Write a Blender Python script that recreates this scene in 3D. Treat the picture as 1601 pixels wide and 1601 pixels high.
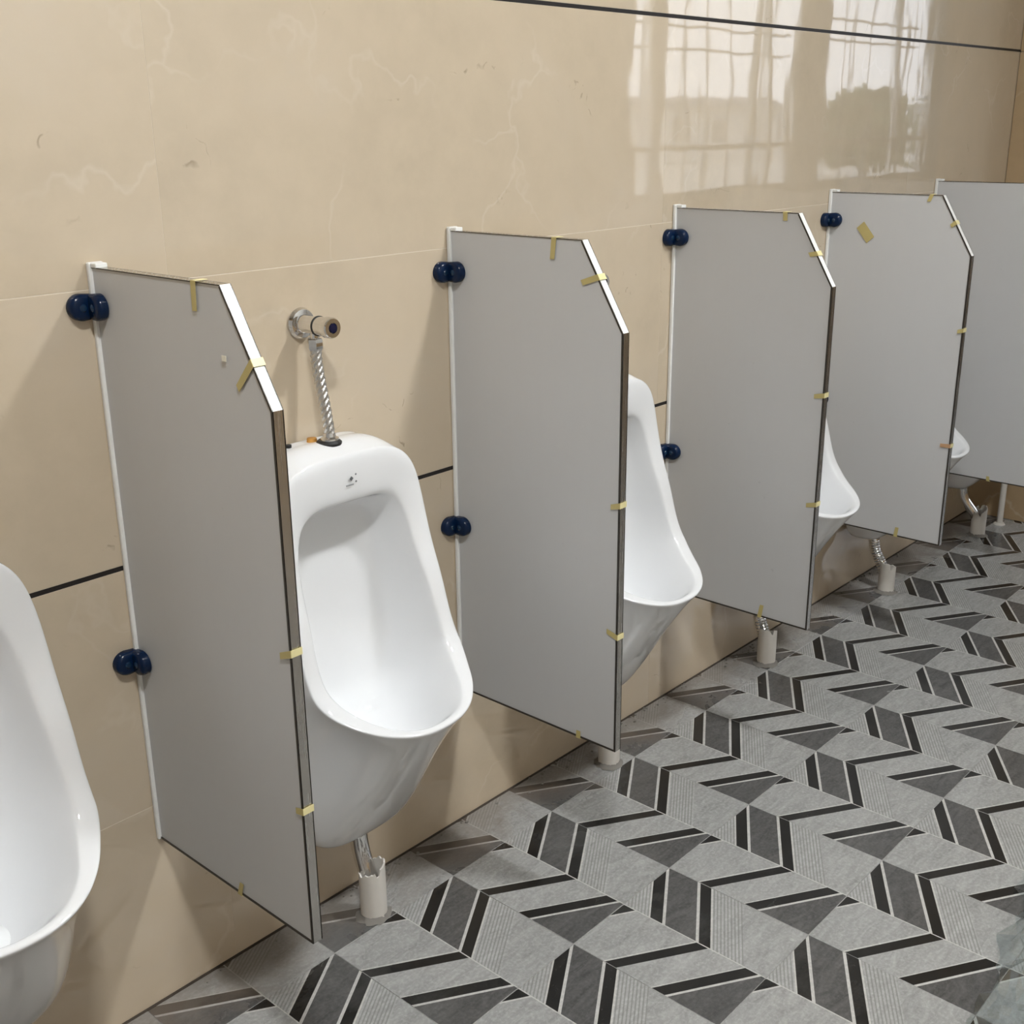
import bpy, bmesh, math, random
from mathutils import Vector, Matrix
random.seed(7)
sc = bpy.context.scene
COL = sc.collection
PI = math.pi
for o in list(bpy.data.objects): bpy.data.objects.remove(o, do_unlink=True)

# ------------------------------------------------------------------ camera, sky, exposure
cam_d = bpy.data.cameras.new('camera'); cam = bpy.data.objects.new('camera', cam_d); COL.objects.link(cam)
cam_d.sensor_width = 36.0; cam_d.lens = 1822.246 / 1601 * 36.0; cam_d.clip_start = 0.02
_r = Vector((0.6691887, -0.7430220, -0.0102376)); _u = Vector((0.2416536, 0.2045713, 0.9485538)); _f = Vector((0.7027020, 0.6372354, -0.3164507))
cam.matrix_world = Matrix(((_r.x, _u.x, -_f.x, -0.52616), (_r.y, _u.y, -_f.y, -1.50645), (_r.z, _u.z, -_f.z, 1.38153), (0, 0, 0, 1)))
sc.camera = cam
vs = sc.view_settings
vs.view_transform = 'Standard'; vs.look = 'None'; vs.gamma = 1.0; vs.use_curve_mapping = False
vs.exposure = 0.0
SKY_STRENGTH = 4.4
LAMP_STRENGTH = 325.0
world = bpy.data.worlds.new('hazy_sky'); sc.world = world; world.use_nodes = True
wn = world.node_tree.nodes; wl = world.node_tree.links
bg = wn['Background']; bg.inputs[1].default_value = SKY_STRENGTH
tc = wn.new('ShaderNodeTexCoord'); sx = wn.new('ShaderNodeSeparateXYZ'); cr = wn.new('ShaderNodeValToRGB')
wl.new(tc.outputs['Generated'], sx.inputs[0]); wl.new(sx.outputs[2], cr.inputs[0]); wl.new(cr.outputs[0], bg.inputs[0])
cr.color_ramp.elements[0].color = (0.82, 0.86, 0.93, 1); cr.color_ramp.elements[1].color = (0.72, 0.80, 0.95, 1)

# ------------------------------------------------------------------ measured layout (metres)
PX = [0.2826, 0.9726, 1.6752, 2.3932, 3.0677]          # near faces of the five partitions
UX = [-0.060, 0.631, 1.324, 2.034, 2.730, 3.402]       # urinal centre lines
ZT, ZB, D, YC, ZC = 1.202, 0.302, 0.392, 0.306, 1.060   # partition top, bottom, depth, chamfer
CEIL, YS = 2.8, -2.4

# ------------------------------------------------------------------ material helpers
class NT:
    def __init__(s, name):
        s.m = bpy.data.materials.new(name); s.m.use_nodes = True
        s.n = s.m.node_tree.nodes; s.l = s.m.node_tree.links
        s.b = s.n['Principled BSDF']; s.out = s.n['Material Output']
    def N(s, t, **k):
        x = s.n.new('ShaderNode' + t)
        for a, v in k.items(): setattr(x, a, v)
        return x
    def L(s, a, b): s.l.new(a, b)
    def set(s, **k):
        for a, v in k.items():
            i = s.b.inputs[a.replace('_', ' ')]
            if isinstance(v, tuple) and len(v) == 3: v = (*v, 1)
            i.default_value = v
    def noise(s, vec, scale, detail=3, rough=0.5, dist=0.0):
        x = s.N('TexNoise'); x.inputs['Scale'].default_value = scale; x.inputs['Detail'].default_value = detail
        x.inputs['Roughness'].default_value = rough; x.inputs['Distortion'].default_value = dist
        if vec is not None: s.L(vec, x.inputs['Vector'])
        return x.outputs['Fac']
    def ramp(s, fac, stops):
        x = s.N('ValToRGB'); e = x.color_ramp.elements
        while len(e) < len(stops): e.new(0.5)
        for k, (p, c) in enumerate(stops):
            e[k].position = p; e[k].color = (*c, 1) if len(c) == 3 else c
        s.L(fac, x.inputs[0]); return x.outputs[0]
    def mix(s, fac, a, b, mode='MIX'):
        x = s.N('MixRGB', blend_type=mode)
        for i, v in ((0, fac), (1, a), (2, b)):
            if hasattr(v, 'links'): s.L(v, x.inputs[i])
            else: x.inputs[i].default_value = v if i == 0 else (*v, 1)
        return x.outputs[0]
    def math(s, op, a, b=0.0):
        x = s.N('Math', operation=op)
        for i, v in ((0, a), (1, b)):
            if hasattr(v, 'links'): s.L(v, x.inputs[i])
            else: x.inputs[i].default_value = v
        return x.outputs[0]
    def bump(s, h, strength, dist=0.01, normal=None):
        x = s.N('Bump'); x.inputs['Strength'].default_value = strength; x.inputs['Distance'].default_value = dist
        s.L(h, x.inputs['Height'])
        if normal is not None: s.L(normal, x.inputs['Normal'])
        s.L(x.outputs[0], s.b.inputs['Normal']); return x.outputs[0]
    def pos(s, scale=(1, 1, 1), rot=(0, 0, 0)):
        g = s.N('NewGeometry'); m = s.N('Mapping')
        m.inputs['Scale'].default_value = scale; m.inputs['Rotation'].default_value = rot
        s.L(g.outputs['Position'], m.inputs[0]); return m.outputs[0]
    def col(s, c): s.L(c, s.b.inputs['Base Color'])
    def rough(s, c): s.L(c, s.b.inputs['Roughness'])

def plain(name, c, rough=0.5, metal=0.0, **k):
    t = NT(name); t.set(Base_Color=c, Roughness=rough, Metallic=metal)
    p = t.pos(); n = t.noise(p, 30, 3)
    t.col(t.mix(n, tuple(x * 0.93 for x in c), tuple(min(1, x * 1.06) for x in c)))
    for a, v in k.items(): t.b.inputs[a.replace('_', ' ')].default_value = v
    return t.m

def marble(name, base, tint):
    t = NT(name); t.set(Roughness=0.03); t.b.inputs['IOR'].default_value = 1.68
    oi = t.N('ObjectInfo'); p0 = t.pos()
    off = t.N('VectorMath', operation='SCALE'); off.inputs[0].default_value = (3.1, 1.7, 2.3); t.L(oi.outputs['Random'], off.inputs['Scale'])
    ad = t.N('VectorMath', operation='ADD'); t.L(p0, ad.inputs[0]); t.L(off.outputs[0], ad.inputs[1]); p = ad.outputs[0]
    cloud = t.noise(p, 2.2, 5, 0.55, 0.6)
    c = t.ramp(cloud, [(0.25, tuple(base[i] * 0.90 for i in range(3))), (0.5, base), (0.78, tint)])
    fine = t.noise(p, 16, 4, 0.6)
    c = t.mix(t.ramp(fine, [(0.35, (0, 0, 0)), (0.75, (1, 1, 1))]), c, tuple(b * 1.05 for b in base))
    # pale crackle veins and a few short dark ones
    v = t.N('TexVoronoi', feature='DISTANCE_TO_EDGE'); v.inputs['Scale'].default_value = 2.6
    wv = t.N('VectorMath', operation='ADD'); nz = t.N('TexNoise'); nz.inputs['Scale'].default_value = 5; nz.inputs['Detail'].default_value = 4; t.L(p, nz.inputs['Vector'])
    sc_ = t.N('VectorMath', operation='SCALE'); sc_.inputs['Scale'].default_value = 0.45; t.L(nz.outputs['Color'], sc_.inputs[0])
    t.L(p, wv.inputs[0]); t.L(sc_.outputs[0], wv.inputs[1]); t.L(wv.outputs[0], v.inputs['Vector'])
    edge = t.ramp(v.outputs['Distance'], [(0.0, (1, 1, 1)), (0.022, (0, 0, 0))])
    gate1 = t.ramp(t.noise(p, 3.3, 2), [(0.5, (0, 0, 0)), (0.62, (1, 1, 1))])
    c = t.mix(t.math('MULTIPLY', t.math('MULTIPLY', edge, gate1), 0.22), c, (0.78, 0.71, 0.60))
    v2 = t.N('TexVoronoi', feature='DISTANCE_TO_EDGE'); v2.inputs['Scale'].default_value = 3.7; t.L(wv.outputs[0], v2.inputs['Vector'])
    e2 = t.ramp(v2.outputs['Distance'], [(0.0, (1, 1, 1)), (0.012, (0, 0, 0))])
    gate2 = t.math('MULTIPLY', t.ramp(t.noise(p, 7, 2), [(0.60, (0, 0, 0)), (0.68, (1, 1, 1))]), t.ramp(t.noise(p, 55, 2), [(0.50, (0, 0, 0)), (0.58, (1, 1, 1))]))
    c = t.mix(t.math('MULTIPLY', t.math('MULTIPLY', e2, gate2), 0.60), c, (0.20, 0.145, 0.09))
    t.col(c)
    # slow polish waves, which bend what the tile mirrors
    pw = t.pos((1, 1, 0.42)); w = t.noise(pw, 7.0, 2, 0.4)
    t.bump(w, 0.07, 0.012)
    return t.m

M = {}
M['marble'] = marble('cream_marble_tile', (0.575, 0.478, 0.352), (0.62, 0.533, 0.418))
M['marble_side'] = marble('ochre_marble_tile', (0.44, 0.32, 0.19), (0.52, 0.40, 0.26))
M['dirt_joint'] = plain('dirty_floor_joint', (0.055, 0.042, 0.032), 0.95)
M['grout_pale'] = plain('pale_grout', (0.72, 0.64, 0.52), 0.8)
M['black_joint'] = plain('black_joint', (0.012, 0.009, 0.008), 0.5)

def floor_mat(name, base, hi, streak=None, rough=0.2):
    t = NT(name); t.b.inputs['IOR'].default_value = 1.5
    oi = t.N('ObjectInfo'); p0 = t.pos()
    off = t.N('VectorMath', operation='SCALE'); off.inputs[0].default_value = (5.1, 3.7, 0); t.L(oi.outputs['Random'], off.inputs['Scale'])
    ad = t.N('VectorMath', operation='ADD'); t.L(p0, ad.inputs[0]); t.L(off.outputs[0], ad.inputs[1])
    mp = t.N('Mapping'); mp.inputs['Scale'].default_value = (1, 3.5, 1); mp.inputs['Rotation'].default_value = (0, 0, 0.5); t.L(ad.outputs[0], mp.inputs[0])
    g = t.noise(mp.outputs[0], 14, 6, 0.68, 1.2)
    c = t.ramp(g, [(0.28, base), (0.72, hi)])
    fine = t.noise(ad.outputs[0], 150, 2, 0.6)
    c = t.mix(t.math('MULTIPLY', t.ramp(fine, [(0.45, (0, 0, 0)), (0.75, (1, 1, 1))]), 0.35), c, tuple(x * 1.45 for x in hi))
    if streak is not None:
        w = t.N('TexWave', wave_type='BANDS', bands_direction='X'); w.inputs['Scale'].default_value = 1.0; w.inputs['Distortion'].default_value = 0.0
        m2 = t.N('Mapping'); t.L(p0, m2.inputs[0])
        # fine parallel pinstripes that follow the slant of the printed band
        m2.inputs['Rotation'].default_value = (0, 0, streak); m2.inputs['Scale'].default_value = (50, 50, 50)
        t.L(m2.outputs[0], w.inputs['Vector'])
        s = t.ramp(w.outputs['Fac'], [(0.55, (0, 0, 0)), (0.75, (1, 1, 1))])
        c = t.mix(t.math('MULTIPLY', s, 0.55), c, tuple(x * 0.62 for x in base))
    # cement dust and splashes trodden along the foot of the wall
    sxyz = t.N('SeparateXYZ'); t.L(p0, sxyz.inputs[0])
    near = t.math('ADD', t.math('MULTIPLY', sxyz.outputs[1], 5.2), 1.12)
    blot = t.noise(p0, 7, 5, 0.65, 0.6)
    d = t.ramp(t.math('ADD', near, t.math('MULTIPLY', t.math('SUBTRACT', blot, 0.5), 1.7)), [(0.45, (0, 0, 0)), (0.95, (1, 1, 1))])
    c = t.mix(t.math('MULTIPLY', d, 0.55), c, (0.17, 0.135, 0.105))
    smear = t.ramp(t.noise(p0, 2.6, 4, 0.6), [(0.55, (0, 0, 0)), (0.75, (1, 1, 1))])
    c = t.mix(t.math('MULTIPLY', smear, 0.12), c, (0.42, 0.42, 0.40))
    t.col(c)
    t.rough(t.math('ADD', t.math('MULTIPLY', d, 0.35), t.math('ADD', t.math('MULTIPLY', smear, 0.12), rough)))
    t.bump(t.noise(p0, 9, 2), 0.05, 0.006)
    return t.m
SL = math.atan(0.62 * 0.30 / 0.2955)
M['stone'] = floor_mat('grey_stone_print', (0.23, 0.23, 0.225), (0.38, 0.38, 0.37))
M['brushed'] = floor_mat('brushed_grey_print', (0.25, 0.25, 0.243), (0.39, 0.39, 0.38))
M['stripe'] = floor_mat('pinstriped_grey_print', (0.28, 0.28, 0.27), (0.41, 0.41, 0.40), streak=PI / 2 - SL)
M['dark'] = floor_mat('charcoal_stone_print', (0.055, 0.055, 0.055), (0.115, 0.113, 0.11))
M['black'] = floor_mat('black_print', (0.008, 0.008, 0.008), (0.022, 0.021, 0.020))
M['line'] = floor_mat('pale_line_print', (0.42, 0.41, 0.39), (0.52, 0.51, 0.49))
M['grout_floor'] = plain('grey_floor_grout', (0.40, 0.39, 0.37), 0.85)

def porcelain():
    t = NT('white_porcelain'); t.set(Base_Color=(0.84, 0.85, 0.85), Roughness=0.07)
    t.b.inputs['IOR'].default_value = 1.5; t.b.inputs['Coat Weight'].default_value = 0.3; t.b.inputs['Coat Roughness'].default_value = 0.03
    n = t.noise(t.pos(), 5, 3); t.col(t.mix(n, (0.755, 0.765, 0.775), (0.815, 0.82, 0.825)))
    return t.m
M['porcelain'] = porcelain()
def laminate():
    t = NT('grey_laminate'); t.set(Roughness=0.38)
    p = t.pos(); n = t.noise(p, 1.7, 3); s = t.noise(t.pos((1, 9, 1.2)), 6, 4, 0.6)
    c = t.mix(n, (0.535, 0.535, 0.535), (0.575, 0.58, 0.585)); c = t.mix(t.math('MULTIPLY', s, 0.12), c, (0.46, 0.46, 0.455))
    sc1 = t.ramp(t.noise(p, 38, 5, 0.7), [(0.68, (0, 0, 0)), (0.74, (1, 1, 1))])
    c = t.mix(t.math('MULTIPLY', sc1, 0.18), c, (0.22, 0.215, 0.21))
    t.col(c); t.b.inputs['IOR'].default_value = 1.45
    return t.m
M['laminate'] = laminate()
def steel(name, c, rough, sc_=(30, 30, 0.6)):
    t = NT(name); t.set(Metallic=1.0, Base_Color=c); n = t.noise(t.pos(sc_), 12, 3)
    t.rough(t.math('ADD', t.math('MULTIPLY', n, 0.12), rough - 0.06)); t.col(t.mix(n, tuple(x * 0.9 for x in c), c))
    return t.m
M['steel'] = steel('satin_steel_trim', (0.62, 0.60, 0.57), 0.26)
M['trim_white'] = plain('white_chamfer_trim', (0.88, 0.88, 0.85), 0.25)
M['lip_dark'] = plain('dark_brown_lip', (0.030, 0.024, 0.018), 0.45)
M['chrome'] = steel('chrome', (0.82, 0.81, 0.80), 0.09)
M['braid'] = steel('braided_steel', (0.70, 0.68, 0.65), 0.28)
M['white_seal'] = plain('white_silicone', (0.80, 0.80, 0.77), 0.45)
M['navy'] = plain('navy_plastic', (0.002, 0.012, 0.042), 0.2, IOR=1.35)
M['navy_cap'] = plain('navy_screw_cap', (0.006, 0.025, 0.06), 0.12)
M['button'] = plain('dark_blue_button', (0.008, 0.008, 0.035), 0.2)
M['rubber'] = plain('black_rubber', (0.012, 0.012, 0.012), 0.5)
M['orange'] = plain('orange_rubber', (0.62, 0.30, 0.06), 0.5)
M['pvc'] = plain('dusty_white_pvc', (0.66, 0.63, 0.58), 0.5)
M['mortar'] = plain('mortar', (0.22, 0.205, 0.185), 0.95)
M['tape'] = plain('yellow_tape', (0.50, 0.415, 0.17), 0.4, 0.0)
M['tape_pale'] = plain('pale_yellow_tape', (0.80, 0.72, 0.38), 0.35)
M['tape_orange'] = plain('orange_tape', (0.52, 0.31, 0.17), 0.4)
M['paper'] = plain('cream_backing_paper', (0.82, 0.78, 0.66), 0.7)
M['ink'] = plain('grey_logo_print', (0.10, 0.11, 0.115), 0.4)
M['drain'] = plain('white_drain_plastic', (0.80, 0.81, 0.81), 0.2)
M['plaster_wall'] = plain('off_white_wall_plaster', (0.62, 0.62, 0.60), 0.8)
M['plaster'] = plain('white_plaster', (0.70, 0.70, 0.69), 0.8)
M['frame'] = plain('white_window_frame', (0.72, 0.72, 0.70), 0.35)
M['bar'] = plain('grey_grille_bar', (0.20, 0.20, 0.20), 0.4)
M['leaf'] = plain('grey_green_leaves', (0.10, 0.125, 0.07), 0.8)
M['bark'] = plain('grey_bark', (0.12, 0.10, 0.08), 0.9)
M['ground'] = plain('pale_dry_ground', (0.48, 0.45, 0.40), 0.95)
M['render'] = plain('pale_building_render', (0.58, 0.57, 0.55), 0.9)
M['roof'] = plain('grey_roof', (0.22, 0.21, 0.21), 0.9)
def glass(name, fac, rough, bumpy=False, tint=(1, 1, 1)):
    t = NT(name); t.n.remove(t.b)
    tr = t.N('BsdfTransparent'); tr.inputs[0].default_value = (*tint, 1); gl = t.N('BsdfGlossy'); gl.inputs['Roughness'].default_value = rough
    fr = t.N('LayerWeight'); fr.inputs[0].default_value = 0.5; mx = t.N('MixShader')
    t.L(t.math('ADD', t.math('MULTIPLY', t.math('POWER', fr.outputs['Facing'], 4.0), 0.75), fac), mx.inputs[0]); t.L(tr.outputs[0], mx.inputs[1]); t.L(gl.outputs[0], mx.inputs[2]); t.L(mx.outputs[0], t.out.inputs[0])
    return t.m
M['pane'] = glass('window_glass', 0.04, 0.02)
M['film'] = glass('clear_plastic_film', 0.10, 0.16, tint=(0.95, 0.975, 0.98))
def lamp_mat():
    t = NT('lit_diffuser'); t.n.remove(t.b); e = t.N('Emission'); e.inputs[0].default_value = (0.97, 0.99, 1.0, 1); e.inputs[1].default_value = LAMP_STRENGTH
    t.L(e.outputs[0], t.out.inputs[0]); return t.m
M['lit'] = lamp_mat()

# ------------------------------------------------------------------ object helpers
def link(o, parent=None):
    COL.objects.link(o)
    if parent is not None: o.parent = parent
    return o
def empty(name, loc, label, cat, group=None):
    o = bpy.data.objects.new(name, None); o.location = loc; o.empty_display_size = 0.05; link(o)
    tag(o, label, cat, group); return o
def tag(o, label, cat, group=None):
    o['label'] = label; o['category'] = cat
    if group: o['group'] = group
def mesh(name, verts, faces, mat, parent=None, smooth=False, midx=None):
    me = bpy.data.meshes.new(name); me.from_pydata([tuple(v) for v in verts], [], faces)
    for m in (mat if isinstance(mat, (list, tuple)) else [mat]): me.materials.append(m)
    if midx: me.polygons.foreach_set('material_index', midx)
    if smooth: me.polygons.foreach_set('use_smooth', [True] * len(me.polygons))
    me.update(); return link(bpy.data.objects.new(name, me), parent)
def from_bm(name, bm, mat, parent=None, smooth=False):
    me = bpy.data.meshes.new(name); bmesh.ops.recalc_face_normals(bm, faces=bm.faces); bm.to_mesh(me); bm.free()
    me.materials.append(mat)
    if smooth: me.polygons.foreach_set('use_smooth', [True] * len(me.polygons))
    return link(bpy.data.objects.new(name, me), parent)
def add_box(bm, lo, hi, bev=0.0, seg=1):
    r = bmesh.ops.create_cube(bm, size=1.0); vs_ = r['verts']
    for v in vs_:
        v.co = Vector([lo[i] + (v.co[i] + 0.5) * (hi[i] - lo[i]) for i in range(3)])
    if bev > 0:
        es = list({e for v in vs_ for e in v.link_edges})
        bmesh.ops.bevel(bm, geom=es, offset=bev, segments=seg, affect='EDGES', profile=0.5)
def box(name, lo, hi, mat, parent=None, bev=0.0, seg=1):
    bm = bmesh.new(); add_box(bm, lo, hi, bev, seg); return from_bm(name, bm, mat, parent)
def struct(o): o['kind'] = 'structure'; return o
def shade_auto(o, ang=35):
    me = o.data
    bm = bmesh.new(); bm.from_mesh(me)
    for f in bm.faces: f.smooth = True
    for e in bm.edges:
        if len(e.link_faces) == 2 and e.calc_face_angle(0) > math.radians(ang): e.smooth = False
    bm.to_mesh(me); bm.free()
def lathe(name, prof, mat, parent=None, n=32, axis='Z', origin=(0, 0, 0)):
    """prof: list of (radius, height); revolved about the axis through origin; closed with fans when radius is 0"""
    V, F = [], []; ox, oy, oz = origin; idx = []
    def P(r, h, a):
        c, s = r * math.cos(a), r * math.sin(a)
        if axis == 'Z': return (ox + c, oy + s, oz + h)
        return (ox + c, oy + h, oz + s)        # axis 'Y'
    for r, h in prof:
        if r < 1e-6: idx.append([len(V)] * n); V.append(P(0, h, 0))
        else:
            st = len(V); V += [P(r, h, 2 * PI * k / n) for k in range(n)]; idx.append([st + k for k in range(n)])
    for a, b in zip(idx, idx[1:]):
        for k in range(n):
            q = [a[k], a[(k + 1) % n], b[(k + 1) % n], b[k]]; q = list(dict.fromkeys(q))
            if len(q) > 2: F.append(q)
    o = mesh(name, V, F, mat, parent)
    bm = bmesh.new(); bm.from_mesh(o.data); bmesh.ops.recalc_face_normals(bm, faces=bm.faces); bm.to_mesh(o.data); bm.free()
    shade_auto(o); return o
def sweep(name, path, rad, mat, parent=None, n=14, lobes=0, twist=0.0, amp=0.0, rfun=None, cap=True):
    pts = [Vector(p) for p in path]; V, F = [], []; s = 0.0
    up = Vector((1, 0, 0))
    for i, p in enumerate(pts):
        t = (pts[min(i + 1, len(pts) - 1)] - pts[max(i - 1, 0)]).normalized()
        a = (up - t * up.dot(t)).normalized(); b = t.cross(a)
        if i: s += (p - pts[i - 1]).length
        for k in range(n):
            th = 2 * PI * k / n; r = rad * (1 + (amp * math.cos(lobes * (th - twist * s)) if lobes else 0.0))
            if rfun: r *= rfun(s)
            V.append(p + a * (r * math.cos(th)) + b * (r * math.sin(th)))
    for i in range(len(pts) - 1):
        for k in range(n): F.append((i * n + k, i * n + (k + 1) % n, (i + 1) * n + (k + 1) % n, (i + 1) * n + k))
    if cap: F.append(tuple(range(n))[::-1]); F.append(tuple((len(pts) - 1) * n + k for k in range(n)))
    o = mesh(name, V, F, mat, parent)
    bm = bmesh.new(); bm.from_mesh(o.data); bmesh.ops.recalc_face_normals(bm, faces=bm.faces); bm.to_mesh(o.data); bm.free()
    shade_auto(o, 50); return o
def bez(p0, p1, p2, p3, n):
    out = []
    for i in range(n + 1):
        t = i / n; u = 1 - t
        out.append(tuple(u**3 * p0[k] + 3 * u * u * t * p1[k] + 3 * u * t * t * p2[k] + t**3 * p3[k] for k in range(3)))
    return out
def lin(a, b, n): return [tuple(a[k] + (b[k] - a[k]) * i / n for k in range(3)) for i in range(n + 1)]
def copy_tree(o, parent=None, off=None):
    c = o.copy(); COL.objects.link(c)
    if parent is not None: c.parent = parent
    for ch in list(o.children): copy_tree(ch, c)
    return c

# ------------------------------------------------------------------ the setting: floor
SXF, SYF, FX0, FY0 = 0.2955, 0.3000, 0.5187, -0.1275
def clip(poly, a, b, c):          # keep a*x + b*y <= c
    out = []
    for i in range(len(poly)):
        p, q = poly[i], poly[(i + 1) % len(poly)]
        dp, dq = a * p[0] + b * p[1] - c, a * q[0] + b * q[1] - c
        if dp <= 0: out.append(p)
        if (dp < 0 < dq) or (dq < 0 < dp):
            t = dp / (dp - dq); out.append((p[0] + (q[0] - p[0]) * t, p[1] + (q[1] - p[1]) * t))
    return out
RB = [(0, .335, 'dark'), (.335, .354, 'line'), (.354, .440, 'black'), (.440, .449, 'line'), (.449, .69, 'brushed'), (.69, .77, 'black'), (.77, .784, 'line'), (.784, 1.205, 'stone'), (1.205, 1.219, 'line'), (1.219, 1.30, 'black'), (1.30, 1.32, 'line')]
LB = [(0, .455, 'stone'), (.455, .666, 'stripe'), (.666, .68, 'line'), (.68, .76, 'black'), (.76, .782, 'line'), (.782, 1.0, 'dark'), (1.0, 1.022, 'line'), (1.022, 1.11, 'black'), (1.11, 1.122, 'line'), (1.122, 1.32, 'stripe')]
FM = ['stone', 'brushed', 'stripe', 'dark', 'black', 'line']
GAP = 0.0028
def tile_geo(ymax=1.0):
    V, F, I = [], [], []
    g = GAP; ym = ymax - (g if ymax == 1.0 else 0.014)
    def put(poly, m):
        if len(poly) < 3: return
        ar = sum(poly[i][0] * poly[(i + 1) % len(poly)][1] - poly[(i + 1) % len(poly)][0] * poly[i][1] for i in range(len(poly)))
        if abs(ar) < 1e-7: return
        if ar < 0: poly = poly[::-1]
        st = len(V); V.extend((x * SXF, y * SYF, 0.0) for x, y in poly); F.append(tuple(range(st, st + len(poly)))); I.append(FM.index(m))
    for side, bands in ((0, RB), (1, LB)):
        x0, x1 = ((g, 0.496) if side == 0 else (0.504, 1 - g))
        for c0, c1, m in bands:
            poly = [(x0, g), (x1, g), (x1, ym), (x0, ym)]
            k = 0.62 if side == 0 else -0.62; o = 0 if side == 0 else 0.62
            poly = clip(poly, -k, -1, -(c0) + o); poly = clip(poly, k, 1, c1 - o) if len(poly) > 2 else poly
            put(poly, m)
    put([(0.496, g), (0.504, g), (0.504, ym), (0.496, ym)], 'line')
    # bevelled rim and the tile's edge
    a = [(g, g), (1 - g, g), (1 - g, ym), (g, ym)]; b = [(x * SXF, y * SYF) for x, y in a]; st = len(V)
    e = 0.0008; sg = [(-1, -1), (1, -1), (1, 1), (-1, 1)]
    V.extend((x, y, 0.0) for x, y in b); V.extend((x + s[0] * e * 0.6, y + s[1] * e * 0.6, -0.0006) for (x, y), s in zip(b, sg)); V.extend((x + s[0] * e * 0.6, y + s[1] * e * 0.6, -0.008) for (x, y), s in zip(b, sg))
    for k in range(4):
        for r in (0, 4): F.append((st + r + k, st + r + 4 + k, st + r + 4 + (k + 1) % 4, st + r + (k + 1) % 4)); I.append(0 if r == 0 else 5)
    return V, F, I
def tile_mesh(name, geo):
    me = bpy.data.meshes.new(name); me.from_pydata(geo[0], [], geo[1])
    for m in FM: me.materials.append(M[m])
    me.polygons.foreach_set('material_index', geo[2]); me.update(); return me
floor = struct(box('floor', (-2.2, YS - 0.12, -0.10), (9.6, 0.10, -0.0016), M['grout_floor']))
GEO, GEOT = tile_geo(), tile_geo(-FY0 / SYF)
TM, TMT = tile_mesh('patterned_tile', GEO), tile_mesh('patterned_tile_cut', GEOT)
for j in range(0, 6):
    for k in range(-4, 11):
        o = bpy.data.objects.new('tile', TMT if j == 0 else TM)
        o.location = (FX0 + k * SXF, FY0 - j * SYF, random.uniform(-0.0003, 0.0003)); link(o, floor)
V, F, I = [], [], []                                      # the same tiles farther off, out of view
for j in range(0, 8):
    for k in range(-9, 31):
        if j < 6 and -4 <= k < 11: continue
        if FX0 + (k + 1) * SXF > 9.55: continue
        g = GEOT if j == 0 else GEO; st = len(V)
        V.extend((x + FX0 + k * SXF, y + FY0 - j * SYF, z) for x, y, z in g[0]); F.extend(tuple(i + st for i in f) for f in g[1]); I.extend(g[2])
o = mesh('far_tiles', V, F, [M[m] for m in FM], floor, midx=I); o['kind'] = 'stuff'

# ------------------------------------------------------------------ walls, pillar, ceiling
wall = struct(box('wall_north', (-2.2, 0.0003, -0.1), (9.6, 0.20, CEIL), M['grout_pale']))
ZROW = [0.0005, 0.3595, 0.7610, 1.1715, 1.5860, 2.0, 2.4, CEIL]
XJ = [-2.2, -0.827, 0.403, 1.633, 2.863, 4.093, 5.32, 6.55, 7.78, 9.6]
for zi in range(len(ZROW) - 1):
    dark_lo, dark_hi = ZROW[zi] in (0.7610, 1.5860), ZROW[zi + 1] in (0.7610, 1.5860)
    z0 = ZROW[zi] + (0.0075 if dark_lo else 0.0007); z1 = ZROW[zi + 1] - 0.0007
    for xi in range(len(XJ) - 1):
        o = box('tile', (XJ[xi] + 0.0002, 0.0, z0), (XJ[xi + 1] - 0.0002, 0.006, z1), M['marble'], wall, 0.0002, 1)
for n_, z in ((1, 0.7610), (2, 1.5860)):
    struct(box('trim_%d' % n_, (-2.2, 0.0001, z - 0.0003), (9.6, 0.0095, z + 0.0072), M['black_joint']))
struct(box('trim_3', (-2.2, -0.0052, -0.0012), (3.64, 0.004, 0.0009), M['dirt_joint']))
pil = struct(box('wall_pillar', (3.651, -0.24, -0.001), (3.90, 0.008, CEIL), M['grout_pale']))
for zi in range(len(ZROW) - 1):
    box('tile', (3.640, -0.2445, ZROW[zi] + 0.0009), (3.652, -0.0015, ZROW[zi + 1] - 0.0009), M['marble_side'], pil, 0.0008)
    box('tile', (3.6525, -0.251, ZROW[zi] + 0.0009), (3.90, -0.239, ZROW[zi + 1] - 0.0009), M['marble_side'], pil, 0.0008)
struct(box('ceiling', (-2.4, YS - 0.2, CEIL), (9.8, 0.2, CEIL + 0.1), M['plaster']))
struct(box('wall_west', (-2.4, YS - 0.2, -0.1), (-2.2, 0.2, CEIL), M['marble_side']))
struct(box('wall_east', (9.6, YS - 0.2, -0.1), (9.8, 0.2, CEIL), M['marble_side']))
ZS, ZH = 0.955, 2.72                                        # window sill and head
WIN = [(4.74, 6.57), (6.84, 8.55)]
bm = bmesh.new()
add_box(bm, (-2.2, YS - 0.08, -0.1), (9.6, YS, ZS)); add_box(bm, (-2.2, YS - 0.08, ZH), (9.6, YS, CEIL))
for a, b in ((-2.2, WIN[0][0]), (WIN[0][1], WIN[1][0]), (WIN[1][1], 9.6)): add_box(bm, (a, YS - 0.08, ZS), (b, YS, ZH))
south = struct(from_bm('wall_south', bm, M['plaster_wall']))
for k in range(10):
    box('wainscot_tile', (-2.2 + k * 1.18 + 0.001, YS - 0.004, 0.0), (-2.2 + (k + 1) * 1.18 - 0.001, YS + 0.008, ZS - 0.01), M['marble_side'], south, 0.0006)
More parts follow.
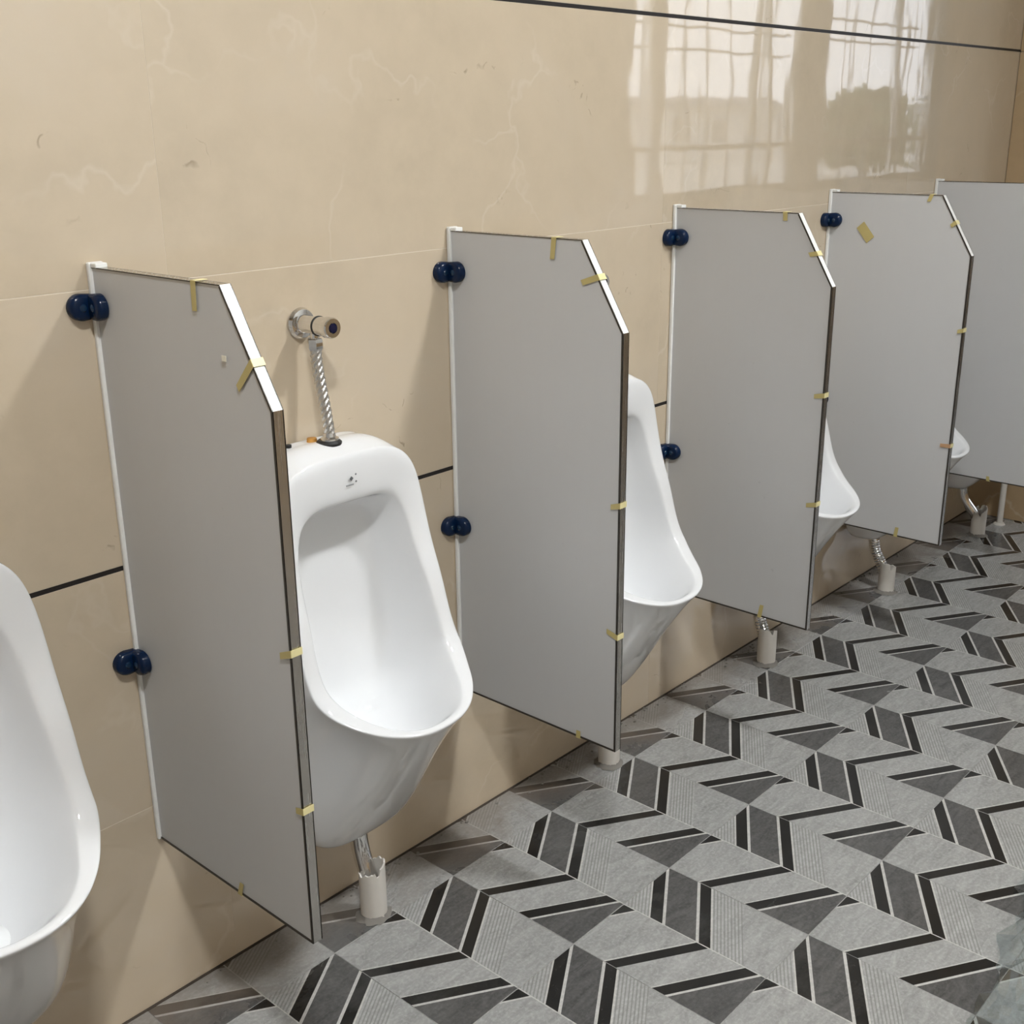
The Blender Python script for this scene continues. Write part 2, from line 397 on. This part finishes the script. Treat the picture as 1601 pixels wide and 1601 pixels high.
def window(n, x0, x1, mull):
    bm = bmesh.new(); y0, y1 = YS - 0.06, YS - 0.02; w = 0.045
    for lo, hi in (((x0, y0, ZS), (x0 + w, y1, ZH)), ((x1 - w, y0, ZS), (x1, y1, ZH)), ((x0 + w, y0, ZS), (x1 - w, y1, ZS + w)), ((x0 + w, y0, ZH - w), (x1 - w, y1, ZH)), ((x0 + w, y0, 1.225), (x1 - w, y1, 1.255))): add_box(bm, lo, hi, 0.002)
    root = struct(from_bm('window_%d' % n, bm, M['frame']))
    xs = [x0 + w]
    for a, b in mull: box('mullion', (a, y0, ZS + w), (b, y1 + 0.01, ZH - w), M['frame'], root, 0.003); xs += [a, b]
    xs.append(x1 - w)
    for a, b in zip(xs[0::2], xs[1::2]):
        for za, zb in ((ZS + w, 1.225), (1.255, ZH - w)): box('pane', (a, YS - 0.044, za), (b, YS - 0.039, zb), M['pane'], root)
    return root
w1 = window(1, *WIN[0], [(4.94, 5.06), (6.02, 6.07), (6.17, 6.23)])
w2 = window(2, *WIN[1], [(7.95, 8.01)])
def grille(x0, x1, xs, zs, label):
    g = empty('window_grille', ((x0 + x1) / 2, YS - 0.115, ZS), label, 'grille', 'security grilles outside the windows')
    ox, oy, oz = g.location
    for x in xs: sweep('bar', lin((x - ox, 0, 0.0), (x - ox, 0, ZH - ZS), 1), 0.009, M['bar'], g, 8)
    for z in zs: box('rail', (x0 - ox, -0.006, z - oz - 0.007), (x1 - ox, 0.006, z - oz + 0.007), M['bar'], g)
grille(4.75, 6.56, [5.431, 5.649, 5.891, 6.30], (1.765, 1.885, 2.45), 'grey security grille outside the nearer window seen mirrored in the wall')
grille(6.85, 8.54, [7.075, 7.400, 7.758, 8.40], (1.890, 2.02, 2.55), 'grey security grille outside the farther window seen mirrored in the wall')

# ceiling lamps
def ceiling_lamp(x, y, label):
    r = empty('ceiling_light', (x, y, CEIL), label, 'light', 'round ceiling lights')
    lathe('frame', [(0.115, 0), (0.145, 0), (0.145, -0.012), (0.118, -0.018), (0.115, -0.012)], M['frame'], r)
    lathe('diffuser', [(0.0, -0.010), (0.115, -0.010), (0.115, -0.004), (0.0, -0.004)], M['lit'], r)
ceiling_lamp(1.56, -1.45, 'round white ceiling light over the middle of the urinal row')
ceiling_lamp(-0.30, -1.45, 'round white ceiling light behind the camera end of the row')

# ------------------------------------------------------------------ urinals
def outline(hw, zt, zb, zc, nu, nl, nh):
    """front-view outline (x, z): nh points over the top from right to left, nh back under the bottom"""
    def half(lo):
        S = []
        for i in range(401):
            t = PI * i / 400; c, s = math.cos(t), math.sin(t); n = nl if lo else nu
            x = hw * math.copysign(abs(c) ** (2 / n), c); z = (zb - zc if lo else zt - zc) * abs(s) ** (2 / n)
            S.append(((-x if lo else x), zc + z))
        L = [0]
        for a, b in zip(S, S[1:]): L.append(L[-1] + math.hypot(b[0] - a[0], b[1] - a[1]))
        out = []; j = 0
        for k in range(nh):
            d = L[-1] * k / nh
            while L[j + 1] < d: j += 1
            f = (d - L[j]) / max(1e-9, L[j + 1] - L[j]); out.append((S[j][0] + (S[j + 1][0] - S[j][0]) * f, S[j][1] + (S[j + 1][1] - S[j][1]) * f))
        return out
    return half(False) + half(True)
def itp(z, kn):
    if z <= kn[0][0]: return kn[0][1]
    for (a, ya), (b, yb) in zip(kn, kn[1:]):
        if z <= b: return ya + (yb - ya) * (z - a) / (b - a)
    return kn[-1][1]
RIM = [(.4662, -.309), (.480, -.268), (.495, -.228), (.510, -.201), (.535, -.178), (.56, -.165), (.60, -.153), (.64, -.142), (.68, -.127), (.72, -.115), (.76, -.108), (.80, -.104), (.86, -.103), (.88, -.098)]
NH = 32
def urinal_mesh():
    Rm = outline(.1614, .880, .4662, .537, 5.1, 2.28, NH)
    Bk = outline(.153, .893, .167, .537, 5.0, 4.0, NH)
    n = 2 * NH; rings = []
    yr = [itp(z, RIM) for x, z in Rm]
    for k in (1.0, .9, .70, .62, .52, .40, .28, .17, .08, .03):
        m = min(1.0, k / .70); m = m * m * (3 - 2 * m) * 0.25 + m * 0.75; ring = []
        for (xr, zr), (xb, zb), y in zip(Rm, Bk, yr):
            up = max(0.0, min(1.0, (zr - .86) / .02))
            bl = 1 + 0.10 * math.sin(PI * m) * max(0.0, min(1.0, (.52 - zr) / .05))
            ring.append(((xr + (xb - xr) * m * m) * bl, y * (1 - k) - 0.001, zr + (zb - zr) * m + up * 0.008 * math.sin(PI * min(1, m)) ))
        rings.append(ring)
    rings.append([(x, y - 0.001, z) for (x, z), y in zip(Rm, yr)])
    R1 = outline(.1550, .873, .4695, .537, 4.9, 2.3, NH)
    rings.append([(x, itp(z, RIM) - 0.0035, z) for x, z in R1])
    def flare(P): return [(x * (1 + 0.14 * max(0.0, min(1.0, (.80 - z) / .22))), z) for x, z in P]
    A0 = flare(outline(.1165, .804, .4700, .55, 6.5, 2.4, NH))
    MID = [((a[0] + b[0]) / 2, (a[1] + b[1]) / 2) for a, b in zip(R1, A0)]
    rings.append([(x, itp(z, RIM) - 0.003, z) for x, z in MID])
    rings.append([(x, itp(z, RIM) - 0.001, z) for x, z in A0])
    A1 = flare(outline(.1130, .7995, .466, .55, 6.5, 2.4, NH))
    Y1 = [(.466, -.289), (.48, -.258), (.50, -.213), (.53, -.175), (.56, -.158), (.64, -.135), (.72, -.108), (.80, -.096)]
    rings.append([(x, itp(z, Y1), z) for x, z in A1])
    def inner(hw, zt, zb, kn, nu=5.0, nl=2.4): rings.append([(x, itp(z, kn), z) for x, z in flare(outline(hw, zt, zb, .55, nu, nl, NH))])
    inner(.107, .795, .440, [(.44, -.268), (.46, -.215), (.50, -.165), (.56, -.125), (.64, -.105), (.80, -.072)])
    inner(.099, .789, .400, [(.40, -.232), (.43, -.165), (.48, -.120), (.56, -.088), (.65, -.074), (.79, -.050)])
    inner(.086, .776, .378, [(.378, -.195), (.41, -.115), (.46, -.078), (.56, -.056), (.65, -.048), (.776, -.036)])
    inner(.060, .745, .372, [(.372, -.160), (.395, -.088), (.45, -.056), (.56, -.042), (.745, -.032)])
    inner(.030, .700, .372, [(.372, -.125), (.395, -.070), (.45, -.049), (.56, -.038), (.70, -.031)])
    V = [p for r in rings for p in r]; F = []
    for a in range(len(rings) - 1):
        for k in range(n): F.append((a * n + k, (a + 1) * n + k, (a + 1) * n + (k + 1) % n, a * n + (k + 1) % n))
    st = (len(rings) - 1) * n
    for k in range(NH // 2):                               # close the back of the basin: a ladder of quads between mirrored points
        for a, b, c, d in ((k, k + 1, NH - k - 1, NH - k), ((n - k) % n, n - k - 1, NH + k + 1, NH + k)):
            F.append(tuple(st + q for q in dict.fromkeys((a, b, c, d))))
    F.append(tuple(range(n)))
    return V, F
def make_urinal(x, label):
    r = empty('urinal', (x, 0, 0.135), label, 'urinal', 'white wall-hung urinals')
    V, F = urinal_mesh()
    bm = bmesh.new(); bv = [bm.verts.new((p[0], p[1] - 0.0015, p[2] - 0.135)) for p in V]
    for f in F:
        try: bm.faces.new([bv[i] for i in f])
        except ValueError: pass
    bm.faces.ensure_lookup_table()
    b = from_bm('bowl', bm, M['porcelain'], r, True)
    md = b.modifiers.new('sub', 'SUBSURF'); md.levels = 2; md.render_levels = 2
    lathe('drain_ring', [(0.0, -0.001), (0.0455, -0.0025), (0.0455, -0.007), (0.0, -0.007)], M['rubber'], r, 36, origin=(0, -0.148, 0.2465))
    lathe('drain_cover', [(0.0, 0.006), (0.020, 0.0055), (0.034, 0.003), (0.040, -0.001), (0.040, -0.006), (0.0, -0.006)], M['drain'], r, 36, origin=(0, -0.148, 0.247))
    # the maker's small printed mark: a dark diamond over a line, two dots at its right
    bm = bmesh.new(); y0 = -0.1105
    def dia(cx, cz, a):
        vs_ = [bm.verts.new((cx + dx * a, y0, cz + dz * a)) for dx, dz in ((1, 0), (0, 1), (-1, 0), (0, -1))]; bm.faces.new(vs_[::-1])
    def bar(x0, x1, z0, z1):
        bm.faces.new([bm.verts.new(p) for p in ((x0, y0, z0), (x0, y0, z1), (x1, y0, z1), (x1, y0, z0))])
    dia(-0.001, 0.7075, 0.0042)
    for k in range(6): bar(-0.0125 + k * 0.0027, -0.0107 + k * 0.0027, 0.696, 0.6985)
    dia(0.0085, 0.7130, 0.0020); dia(0.0085, 0.7010, 0.0022)
    from_bm('logo_print', bm, M['ink'], r)['label'] = 'small grey maker mark printed above the basin'
    lathe('inlet_spud', [(0.0, 0.004), (0.017, 0.004), (0.021, 0.0), (0.021, -0.004), (0.0, -0.004)], M['rubber'], r, 28, origin=(0, -0.058, 0.7595))['label'] = 'black rubber ring at the water inlet'
    return r
ULAB = ['white urinal cut off by the left edge, left of the first screen', 'white urinal between the first and second screens, its basin in full view',
        'white urinal half hidden behind the second screen', 'white urinal tip showing right of the third screen',
        'small white urinal tip showing right of the fourth screen', 'white urinal behind the fifth screen, only its underside showing']
U = [make_urinal(UX[0], ULAB[0])]
for x, l in zip(UX[1:], ULAB[1:]):
    c = copy_tree(U[0]); c.location.x = x; c['label'] = l; U.append(c)
# details that only the fully visible urinal shows
lathe('rubber_plug', [(0.0, 0.006), (0.005, 0.005), (0.005, 0.0), (0.0, 0.0)], M['rubber'], U[1], 14, origin=(-0.060, -0.030, 0.7570))['label'] = 'tiny black plug on the rear left of the top'
lathe('orange_gasket', [(0.0, 0.008), (0.008, 0.007), (0.009, 0.0), (0.0, 0.0)], M['orange'], U[1], 16, origin=(-0.014, -0.032, 0.7570))['label'] = 'orange rubber blob behind the inlet'

# ------------------------------------------------------------------ flush valves
def make_valve(x, label):
    r = empty('flush_valve', (x, 0, 1.081), label, 'flush valve', 'chrome flush valves above the urinals')
    lathe('wall_flange', [(0.0, -0.0008), (0.0245, -0.0008), (0.0255, -0.004), (0.0225, -0.010), (0.0150, -0.012), (0.0, -0.012)], M['chrome'], r, 36, 'Y')
    lathe('valve_body', [(0.0, -0.010), (0.0150, -0.010), (0.0150, -0.016), (0.0138, -0.018), (0.0138, -0.040), (0.0150, -0.041), (0.0150, -0.047), (0.0, -0.047)], M['chrome'], r, 36, 'Y')
    lathe('seal_ring', [(0.0132, -0.0465), (0.0162, -0.0470), (0.0162, -0.0495), (0.0132, -0.0500)], M['rubber'], r, 32, 'Y')
    lathe('valve_head', [(0.0, -0.049), (0.0152, -0.049), (0.0152, -0.068), (0.0168, -0.069), (0.0168, -0.080), (0.0150, -0.083), (0.0085, -0.083), (0.0080, -0.080), (0.0, -0.080)], M['chrome'], r, 36, 'Y')
    lathe('push_button', [(0.0, -0.0845), (0.0070, -0.0840), (0.0076, -0.0815), (0.0, -0.0805)], M['button'], r, 28, 'Y')['label'] = 'dark blue push button'
    V, F = [], []
    lathe('outlet_stem', [(0.0, -0.010), (0.0075, -0.010), (0.0075, -0.024), (0.0, -0.024)], M['chrome'], r, 20, origin=(0, -0.036, 0))
    lathe('hex_nut', [(0.0, -0.020), (0.0110, -0.020), (0.0128, -0.023), (0.0128, -0.036), (0.0105, -0.040), (0.0, -0.040)], M['chrome'], r, 6, origin=(0, -0.036, 0))
    path = bez((0, -0.036, -0.038), (0, -0.037, -0.09), (0, -0.054, -0.12), (0, -0.058, -0.184), 160)
    sweep('braided_hose', path, 0.0088, M['braid'], r, 32, 5, 120.0, 0.10)
    lathe('hose_ferrule', [(0.0, 0.0), (0.0155, 0.0), (0.0150, 0.003), (0.0105, 0.006), (0.0095, 0.012), (0.0, 0.012)], M['chrome'], r, 24, origin=(0, -0.058, -0.1835))
    return r
v1 = make_valve(0.633, 'chrome flush valve with braided hose above the fully visible urinal')
v2 = copy_tree(v1); v2.location.x = 1.324; v2['label'] = 'chrome flush valve whose tip peeks past the second screen'

# ------------------------------------------------------------------ drain pipes
def make_drain(x, y, label, bend=0.0, h=0.103, jag=0, ribs=0.07):
    r = empty('drain_pipe', (x, y, 0.0), label, 'pipe', 'white drain stubs under the urinals')
    n = 40; V, F = [], []; rnd = random.Random(jag)
    ro, ri = 0.0245, 0.0215
    top = [h + 0.010 * math.sin(2 * PI * k / n + 1.2 + jag) + rnd.uniform(-0.003, 0.003) + (-0.012 if (k + jag) % 20 in (9, 10) else 0) for k in range(n)]
    for rad, zf in ((ro, lambda k: 0.0), (ro, lambda k: top[k]), (ri, lambda k: top[k]), (ri, lambda k: 0.01)):
        V += [(rad * math.cos(2 * PI * k / n), rad * math.sin(2 * PI * k / n), zf(k)) for k in range(n)]
    for a in range(3):
        for k in range(n): F.append((a * n + k, a * n + (k + 1) % n, (a + 1) * n + (k + 1) % n, (a + 1) * n + k))
    o = mesh('pvc_sleeve', V, F, M['pvc'], r); shade_auto(o, 40)
    ty = -0.072 - y
    pth = bez((0.0, 0.0, 0.02), (0.0, 0.0, 0.09), (-0.002 - bend, ty, 0.10), (-0.004 - bend * 1.6, ty, 0.1665), 60)
    sweep('tail_hose', pth, 0.0165, M['chrome'], r, 22, rfun=lambda s: 1 + ribs * math.sin(s * 2 * PI / 0.0085))
    V, F = [], []; m = 26                                     # smear of mortar where the stub leaves the floor
    for ring, (rad, z) in enumerate(((0.0243, 0.010), (0.028, 0.004), (0.034, 0.0010))):
        V += [((rad * (1 + 0.13 * rnd.uniform(-1, 1) * (ring > 0))) * math.cos(2 * PI * k / m), (rad * (1 + 0.13 * rnd.uniform(-1, 1) * (ring > 0))) * math.sin(2 * PI * k / m), z + rnd.uniform(-0.001, 0.001) * (ring < 2)) for k in range(m)]
    for a in range(2):
        for k in range(m): F.append((a * m + k, (a + 1) * m + k, (a + 1) * m + (k + 1) % m, a * m + (k + 1) % m))
    mesh('mortar_collar', V, F, M['mortar'], r, True)
    return r
make_drain(0.635, -0.100, 'dusty white drain stub with jagged rim under the fully visible urinal', jag=1, ribs=0.0)
make_drain(1.345, -0.098, 'white drain stub mostly hidden by the foot of the second screen', jag=2)
make_drain(2.030, -0.102, 'white drain stub with ribbed hose below the third screen', h=0.095, jag=3)
make_drain(2.710, -0.122, 'white drain stub with ribbed hose below the fourth screen', h=0.090, jag=4)
make_drain(3.404, -0.135, 'white drain stub with bent chrome tail below the fifth screen', bend=0.010, h=0.095, jag=7, ribs=0.0)
p = empty('supply_pipe', (3.570, -0.150, 0), 'thin white upright pipe beside the pillar below the fifth screen', 'pipe')
sweep('pipe', lin((0, 0, 0), (0, 0, 0.42), 2), 0.0105, M['pvc'], p, 18)
sweep('elbow', bez((0, 0, 0.41), (0, 0, 0.45), (0, 0.02, 0.46), (0, 0.164, 0.46), 10), 0.0118, M['pvc'], p, 18)
lathe('floor_flange', [(0.0, 0.006), (0.016, 0.006), (0.020, 0.0), (0.0, 0.0)], M['pvc'], p, 20)

# ------------------------------------------------------------------ partitions
TH = 0.0155
CORN = [(0.0045, ZB), (0.0045, ZT), (YC, ZT), (D, ZC), (D, ZB)]      # (depth from wall, height)
def prism(pts, x0, x1, bm):
    a = [bm.verts.new((x0, -y, z)) for y, z in pts]; b = [bm.verts.new((x1, -y, z)) for y, z in pts]
    bm.faces.new(a); bm.faces.new(b[::-1])
    for k in range(len(pts)): bm.faces.new((a[k], b[k], b[(k + 1) % len(pts)], a[(k + 1) % len(pts)]))
def inset(pts, d):
    out = []; n = len(pts)
    for i in range(n):
        p0, p1, p2 = (Vector(pts[(i + k) % n]) for k in (-1, 0, 1))
        e1, e2 = (p1 - p0).normalized(), (p2 - p1).normalized()
        n1, n2 = Vector((e1.y, -e1.x)), Vector((e2.y, -e2.x))
        k = d / (1 + n1.dot(n2)); out.append(tuple(p1 + (n1 + n2) * k))
    return out
TAPE = {0: [('top', .252, .036), ('chamfer', .62, .045), ('front', .745, .022), ('front', .514, .014), ('bottom', .222, .022)],
        1: [('top', .248, .034), ('chamfer', .40, .034), ('front', .770, .018), ('front', .528, .022), ('bottom', .308, .014)],
        2: [('top', .276, .016), ('chamfer', .55, .016), ('front', .836, .022), ('front', .597, .022), ('bottom', .273, .030)],
        3: [('top', .278, .016), ('chamfer', .45, .014), ('front', .877, .014), ('front', .577, .026), ('bottom', .270, .026)],
        4: [('bottom', .265, .014)]}
def tape(kind, at, ln, root, rnd, i):
    """a strip folded over the panel's edge: one flap on the near face, one on the edge"""
    w = 0.0052; bm = bmesh.new(); pm = M['tape_orange'] if (i == 3 and kind == 'front' and at < .7) else M['tape']
    t = 0.0005
    if kind == 'front':   c, tang, out = (D, at), (0, 1), (1, 0)
    elif kind == 'top':   c, tang, out = (at, ZT), (1, 0), (0, 1)
    elif kind == 'bottom': c, tang, out = (at, ZB), (1, 0), (0, -1)
    else:
        c = (YC + (D - YC) * at, ZT + (ZC - ZT) * at); L = math.hypot(D - YC, ZC - ZT); tang = ((D - YC) / L, (ZC - ZT) / L); out = (-tang[1], tang[0])
    sk = rnd.uniform(-0.4, 0.4) * ln
    def P(s, d, x): return (x, -(c[0] + tang[0] * s + out[0] * d), c[1] + tang[1] * s + out[1] * d)
    def slab(q, off):
        a = [bm.verts.new(v) for v in q]; b = [bm.verts.new((v[0] + off[0], v[1] + off[1], v[2] + off[2])) for v in q]
        bm.faces.new(a); bm.faces.new(b[::-1])
        for k in range(4): bm.faces.new((a[k], b[k], b[(k + 1) % 4], a[(k + 1) % 4]))
    x = -0.0014
    slab([P(-w, 0.0012, x), P(w, 0.0012, x), P(w * 0.8 + sk, -ln, x), P(-w + sk, -ln, x)], (-t, 0, 0))
    o = from_bm('tape_strip', bm, pm, root); o['label'] = 'yellow tape flap on the panel face'
    bm = bmesh.new(); o3 = (0, -out[0] * t, out[1] * t)
    slab([P(-w, 0.0013, x), P(w, 0.0013, x), P(w, 0.0013, TH + 0.001), P(-w, 0.0013, TH + 0.001)], o3)
    o = from_bm('tape_strip', bm, M['tape_pale'], root); o['label'] = 'pale yellow tape over the metal edge'
def clamp_mesh(mirror=False):
    """one leaf of the bracket: a rounded tongue with a domed outer end, in local (s, z, depth)"""
    pts = [(0.0, -0.0165)] + [(0.0195 + 0.0195 * math.sin(a), -0.0185 * math.cos(a)) for a in [PI * k / 14 for k in range(15)]] + [(0.0, 0.0165)]
    return pts
def clamp(root, z):
    pts = clamp_mesh()
    bm = bmesh.new()
    def leaf(fn):
        n = len(pts); lv = []
        for sc_, d in ((1.0, 0.0), (1.0, 0.0085), (0.93, 0.0120), (0.70, 0.0142), (0.3, 0.0150)):
            lv.append([bm.verts.new(fn(0.0175 + (s - 0.0175) * sc_ if s > 0.001 else 0.0, zz * sc_, d)) for s, zz in pts])
        for a, b in zip(lv, lv[1:]):
            for k in range(n): bm.faces.new((a[k], a[(k + 1) % n], b[(k + 1) % n], b[k]))
        bm.faces.new(lv[0]); bm.faces.new(lv[-1][::-1])
    leaf(lambda s, zz, d: (-0.001 - s, -0.0004 - d, z + zz))
    leaf(lambda s, zz, d: (-0.0004 - d, -0.0035 - s, z + zz))
    o = from_bm('clamp', bm, M['navy'], root); o['label'] = 'navy blue two-lobed wall clamp'; shade_auto(o, 50)
    for org, ax in (((-0.022, -0.0148, z), 'Y'), ((-0.0148, -0.024, z), 'X')):
        if ax == 'Y': c = lathe('screw_cap', [(0.0, -0.003), (0.004, -0.0022), (0.0058, 0.0), (0.0, 0.0)], M['navy_cap'], o, 16, 'Y', origin=org)
        else:
            V, F, n = [], [], 16; prof = ((0.0058, 0.0), (0.004, -0.0022))
            for r_, h in prof: V += [(org[0] + h, org[1] + r_ * math.cos(2 * PI * k / n), org[2] + r_ * math.sin(2 * PI * k / n)) for k in range(n)]
            V.append((org[0] - 0.003, org[1], org[2]))
            for k in range(n): F.append((k, (k + 1) % n, n + (k + 1) % n, n + k)); F.append((n + k, n + (k + 1) % n, 2 * n))
            mesh('screw_cap', V, F, M['navy_cap'], o, True)
PLAB = ['grey privacy screen nearest the camera, first in the row', 'grey privacy screen second from the camera, right of the fully visible urinal',
        'grey privacy screen third in the row, right of the half hidden urinal', 'grey privacy screen fourth in the row with a yellow sticker near its top left',
        'grey privacy screen last in the row, cut off by the right edge']
def make_partition(i):
    rnd = random.Random(40 + i)
    r = empty('privacy_screen', (PX[i], 0, 0), PLAB[i], 'screen', 'grey privacy screens between the urinals')
    bm = bmesh.new(); prism(inset(CORN, 0.0012), 0.0008, TH - 0.0008, bm); from_bm('panel', bm, M['laminate'], r)
    names = [('wall_channel', 0, 1), ('top_trim', 1, 2), ('chamfer_trim', 2, 3), ('front_trim', 3, 4), ('bottom_trim', 4, 0)]
    LIP = 0.0032; IN = inset(CORN, LIP); gb = bmesh.new()
    for nm, a, b in names:
        bm = bmesh.new(); m = M['trim_white'] if nm == 'chamfer_trim' else M['steel']  # chamfer trim is plain white, the trims beside it steel
        if nm == 'wall_channel':
            m = M['white_seal']; add_box(bm, (-0.0045, -0.0085, ZB - 0.001), (TH + 0.003, -0.0008, ZT + 0.0065), 0.0015)
            add_box(bm, (-0.0015, -0.022, ZT - 0.0005), (TH + 0.001, -0.0080, ZT + 0.0058), 0.001)
        else:                                                     # a thin channel: web over the edge and a lip on either face
            w0, w1, i0, i1 = CORN[a], CORN[b], IN[a], IN[b]
            if nm == 'top_trim': i0, i1 = inset(CORN, 0.0012)[a], inset(CORN, 0.0012)[b]
            for x0, x1 in ((-0.0006, 0.0010), (TH - 0.0010, TH + 0.0006)): prism([w0, w1, i1, i0], x0, x1, gb)
            t0, t1 = inset(CORN, 0.0014)[a], inset(CORN, 0.0014)[b]
            prism([w0, w1, t1, t0], -0.0002, TH + 0.0002, bm)
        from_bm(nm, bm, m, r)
    from_bm('edge_lip', gb, M['lip_dark'], r)  # thin lips on both faces, coloured an even dark brown
    clamp(r, (1.150, 1.131, 1.139, 1.131, 1.135)[i]); clamp(r, (0.618, 0.652, 0.650, 0.650, 0.650)[i])
    for k, (kind, at, ln) in enumerate(TAPE[i]): tape(kind, at, ln, r, rnd, i)
    if i == 0:
        box('paper_scrap', (-0.0022, -0.309, 1.110), (-0.0015, -0.300, 1.117), M['paper'], r)['label'] = 'cream scrap of backing paper'
    if i == 3:
        bm = bmesh.new(); c = Vector((-0.0012, -0.110, 1.103)); a = Vector((0, -0.0155, -0.0185)); b = Vector((0, -0.0095, 0.0085))
        q = [c - a - b, c + a - b, c + a + b, c - a + b]; f = [bm.verts.new(v) for v in q]; g = [bm.verts.new(v + Vector((0.0012, 0, 0))) for v in q]
        bm.faces.new(f); bm.faces.new(g[::-1])
        for k in range(4): bm.faces.new((f[k], g[k], g[(k + 1) % 4], f[(k + 1) % 4]))
        from_bm('sticker', bm, M['tape'], r)['label'] = 'tilted yellow tape sticker'
    return r
for i in range(5): make_partition(i)

# ------------------------------------------------------------------ plastic film and crumbs on the floor
N_ = 30; V, F = [], []; rnd = random.Random(3)
creases = [(rnd.uniform(0, PI), rnd.uniform(-.4, .4), rnd.uniform(.012, .034), rnd.uniform(.04, .09)) for _ in range(13)]
for a in range(N_):
    for b in range(N_):
        u, v = a / (N_ - 1), b / (N_ - 1)
        x = 1.05 + 0.62 * u; y = -0.985 - 0.43 * v + 0.10 * (u - 0.55)
        if v == 0: y += 0.012 * math.sin(u * 19) + 0.008 * math.sin(u * 47)
        z = 0.004
        for th, of, am, wd in creases:
            d = (u - .5) * math.cos(th) + (v - .5) * math.sin(th) - of; z += am * max(0.0, 1 - abs(d) / wd)
        z += rnd.uniform(0, 0.009)
        V.append((x + 0.006 * rnd.uniform(-1, 1), y + 0.005 * rnd.uniform(-1, 1), 0.0012 + z * min(1.0, 0.15 + v * 7)))
for a in range(N_ - 1):
    for b in range(N_ - 1): q = (a * N_ + b, (a + 1) * N_ + b, (a + 1) * N_ + b + 1, a * N_ + b + 1); F += [(q[0], q[1], q[2]), (q[0], q[2], q[3])] if (a * 7 + b * 3) % 5 < 3 else [(q[0], q[1], q[3]), (q[1], q[2], q[3])]
o = mesh('plastic_film', V, F, M['film']); tag(o, 'crumpled clear plastic film on the floor at the lower right corner', 'plastic film')
md = o.modifiers.new('thick', 'SOLIDIFY'); md.thickness = 0.0004
bm = bmesh.new(); rnd = random.Random(9)
for _ in range(170):
    x = rnd.choice([rnd.uniform(0.2, 3.6), rnd.gauss(0.72, .06), rnd.gauss(1.30, .06), rnd.gauss(1.60, .1), rnd.gauss(2.05, .07), rnd.gauss(2.75, .07)])
    s = rnd.uniform(0.0012, 0.0042); y = -abs(rnd.gauss(0, 0.018)) - 0.006
    q = bmesh.ops.create_icosphere(bm, subdivisions=1, radius=s)['verts']
    for v_ in q: v_.co = Vector((v_.co.x * rnd.uniform(.8, 1.4) + x, v_.co.y * rnd.uniform(.8, 1.3) + y, v_.co.z * 0.6 + s * 0.4))
o = from_bm('mortar_crumbs', bm, M['mortar']); o['kind'] = 'stuff'; tag(o, 'grey mortar crumbs scattered along the foot of the tiled wall', 'crumbs')

# ------------------------------------------------------------------ outside the windows (seen mirrored in the wall)
g = box('ground', (-10, -120, -0.6), (160, YS - 0.3, -0.4), M['ground']); g['kind'] = 'structure'
def tree(x, y, h, r_, seed, label):
    rr = random.Random(seed); t = empty('tree', (x, y, -0.4), label, 'tree', 'trees outside the windows')
    sweep('trunk', lin((0, 0, 0), (0.1, 0.1, h * 0.5), 4), 0.16, M['bark'], t, 10)
    bm = bmesh.new()
    for _ in range(420):
        th, ph, q = rr.uniform(0, 2 * PI), rr.uniform(-0.7, 1.4), rr.uniform(.55, 1.0) * r_
        c = Vector((q * math.cos(th) * math.cos(ph), q * math.sin(th) * math.cos(ph), h - r_ * 0.8 + q * 0.78 * math.sin(ph)))
        s = rr.uniform(.18, .36) * r_ * 0.6
        mtx = Matrix.Translation(c) @ Matrix.Rotation(rr.uniform(0, 6), 4, 'X') @ Matrix.Rotation(rr.uniform(0, 6), 4, 'Z') @ Matrix.Diagonal((s, s * .6, s * .35, 1))
        bmesh.ops.create_icosphere(bm, subdivisions=1, radius=1.0, matrix=mtx)
    from_bm('foliage', bm, M['leaf'], t)
tree(35.6, -16.0, 2.75, 1.9, 1, 'rounded grey-green tree mirrored in the right window reflection')
b = empty('building', (50, -34, -0.4), 'long low pale building mirrored in the left window reflection', 'building')
bm = bmesh.new(); add_box(bm, (-13, -3, 0), (9, 3, 2.55)); from_bm('walls', bm, M['render'], b)
bm = bmesh.new(); prism([(-3.4, 2.5), (3.4, 2.5), (0, 3.0)], -13.3, 9.3, bm); from_bm('roof', bm, M['roof'], b)
for k in range(7): box('window', (-12 + k * 3, 2.95, 0.9), (-10.7 + k * 3, 3.02, 1.9), M['roof'], b)
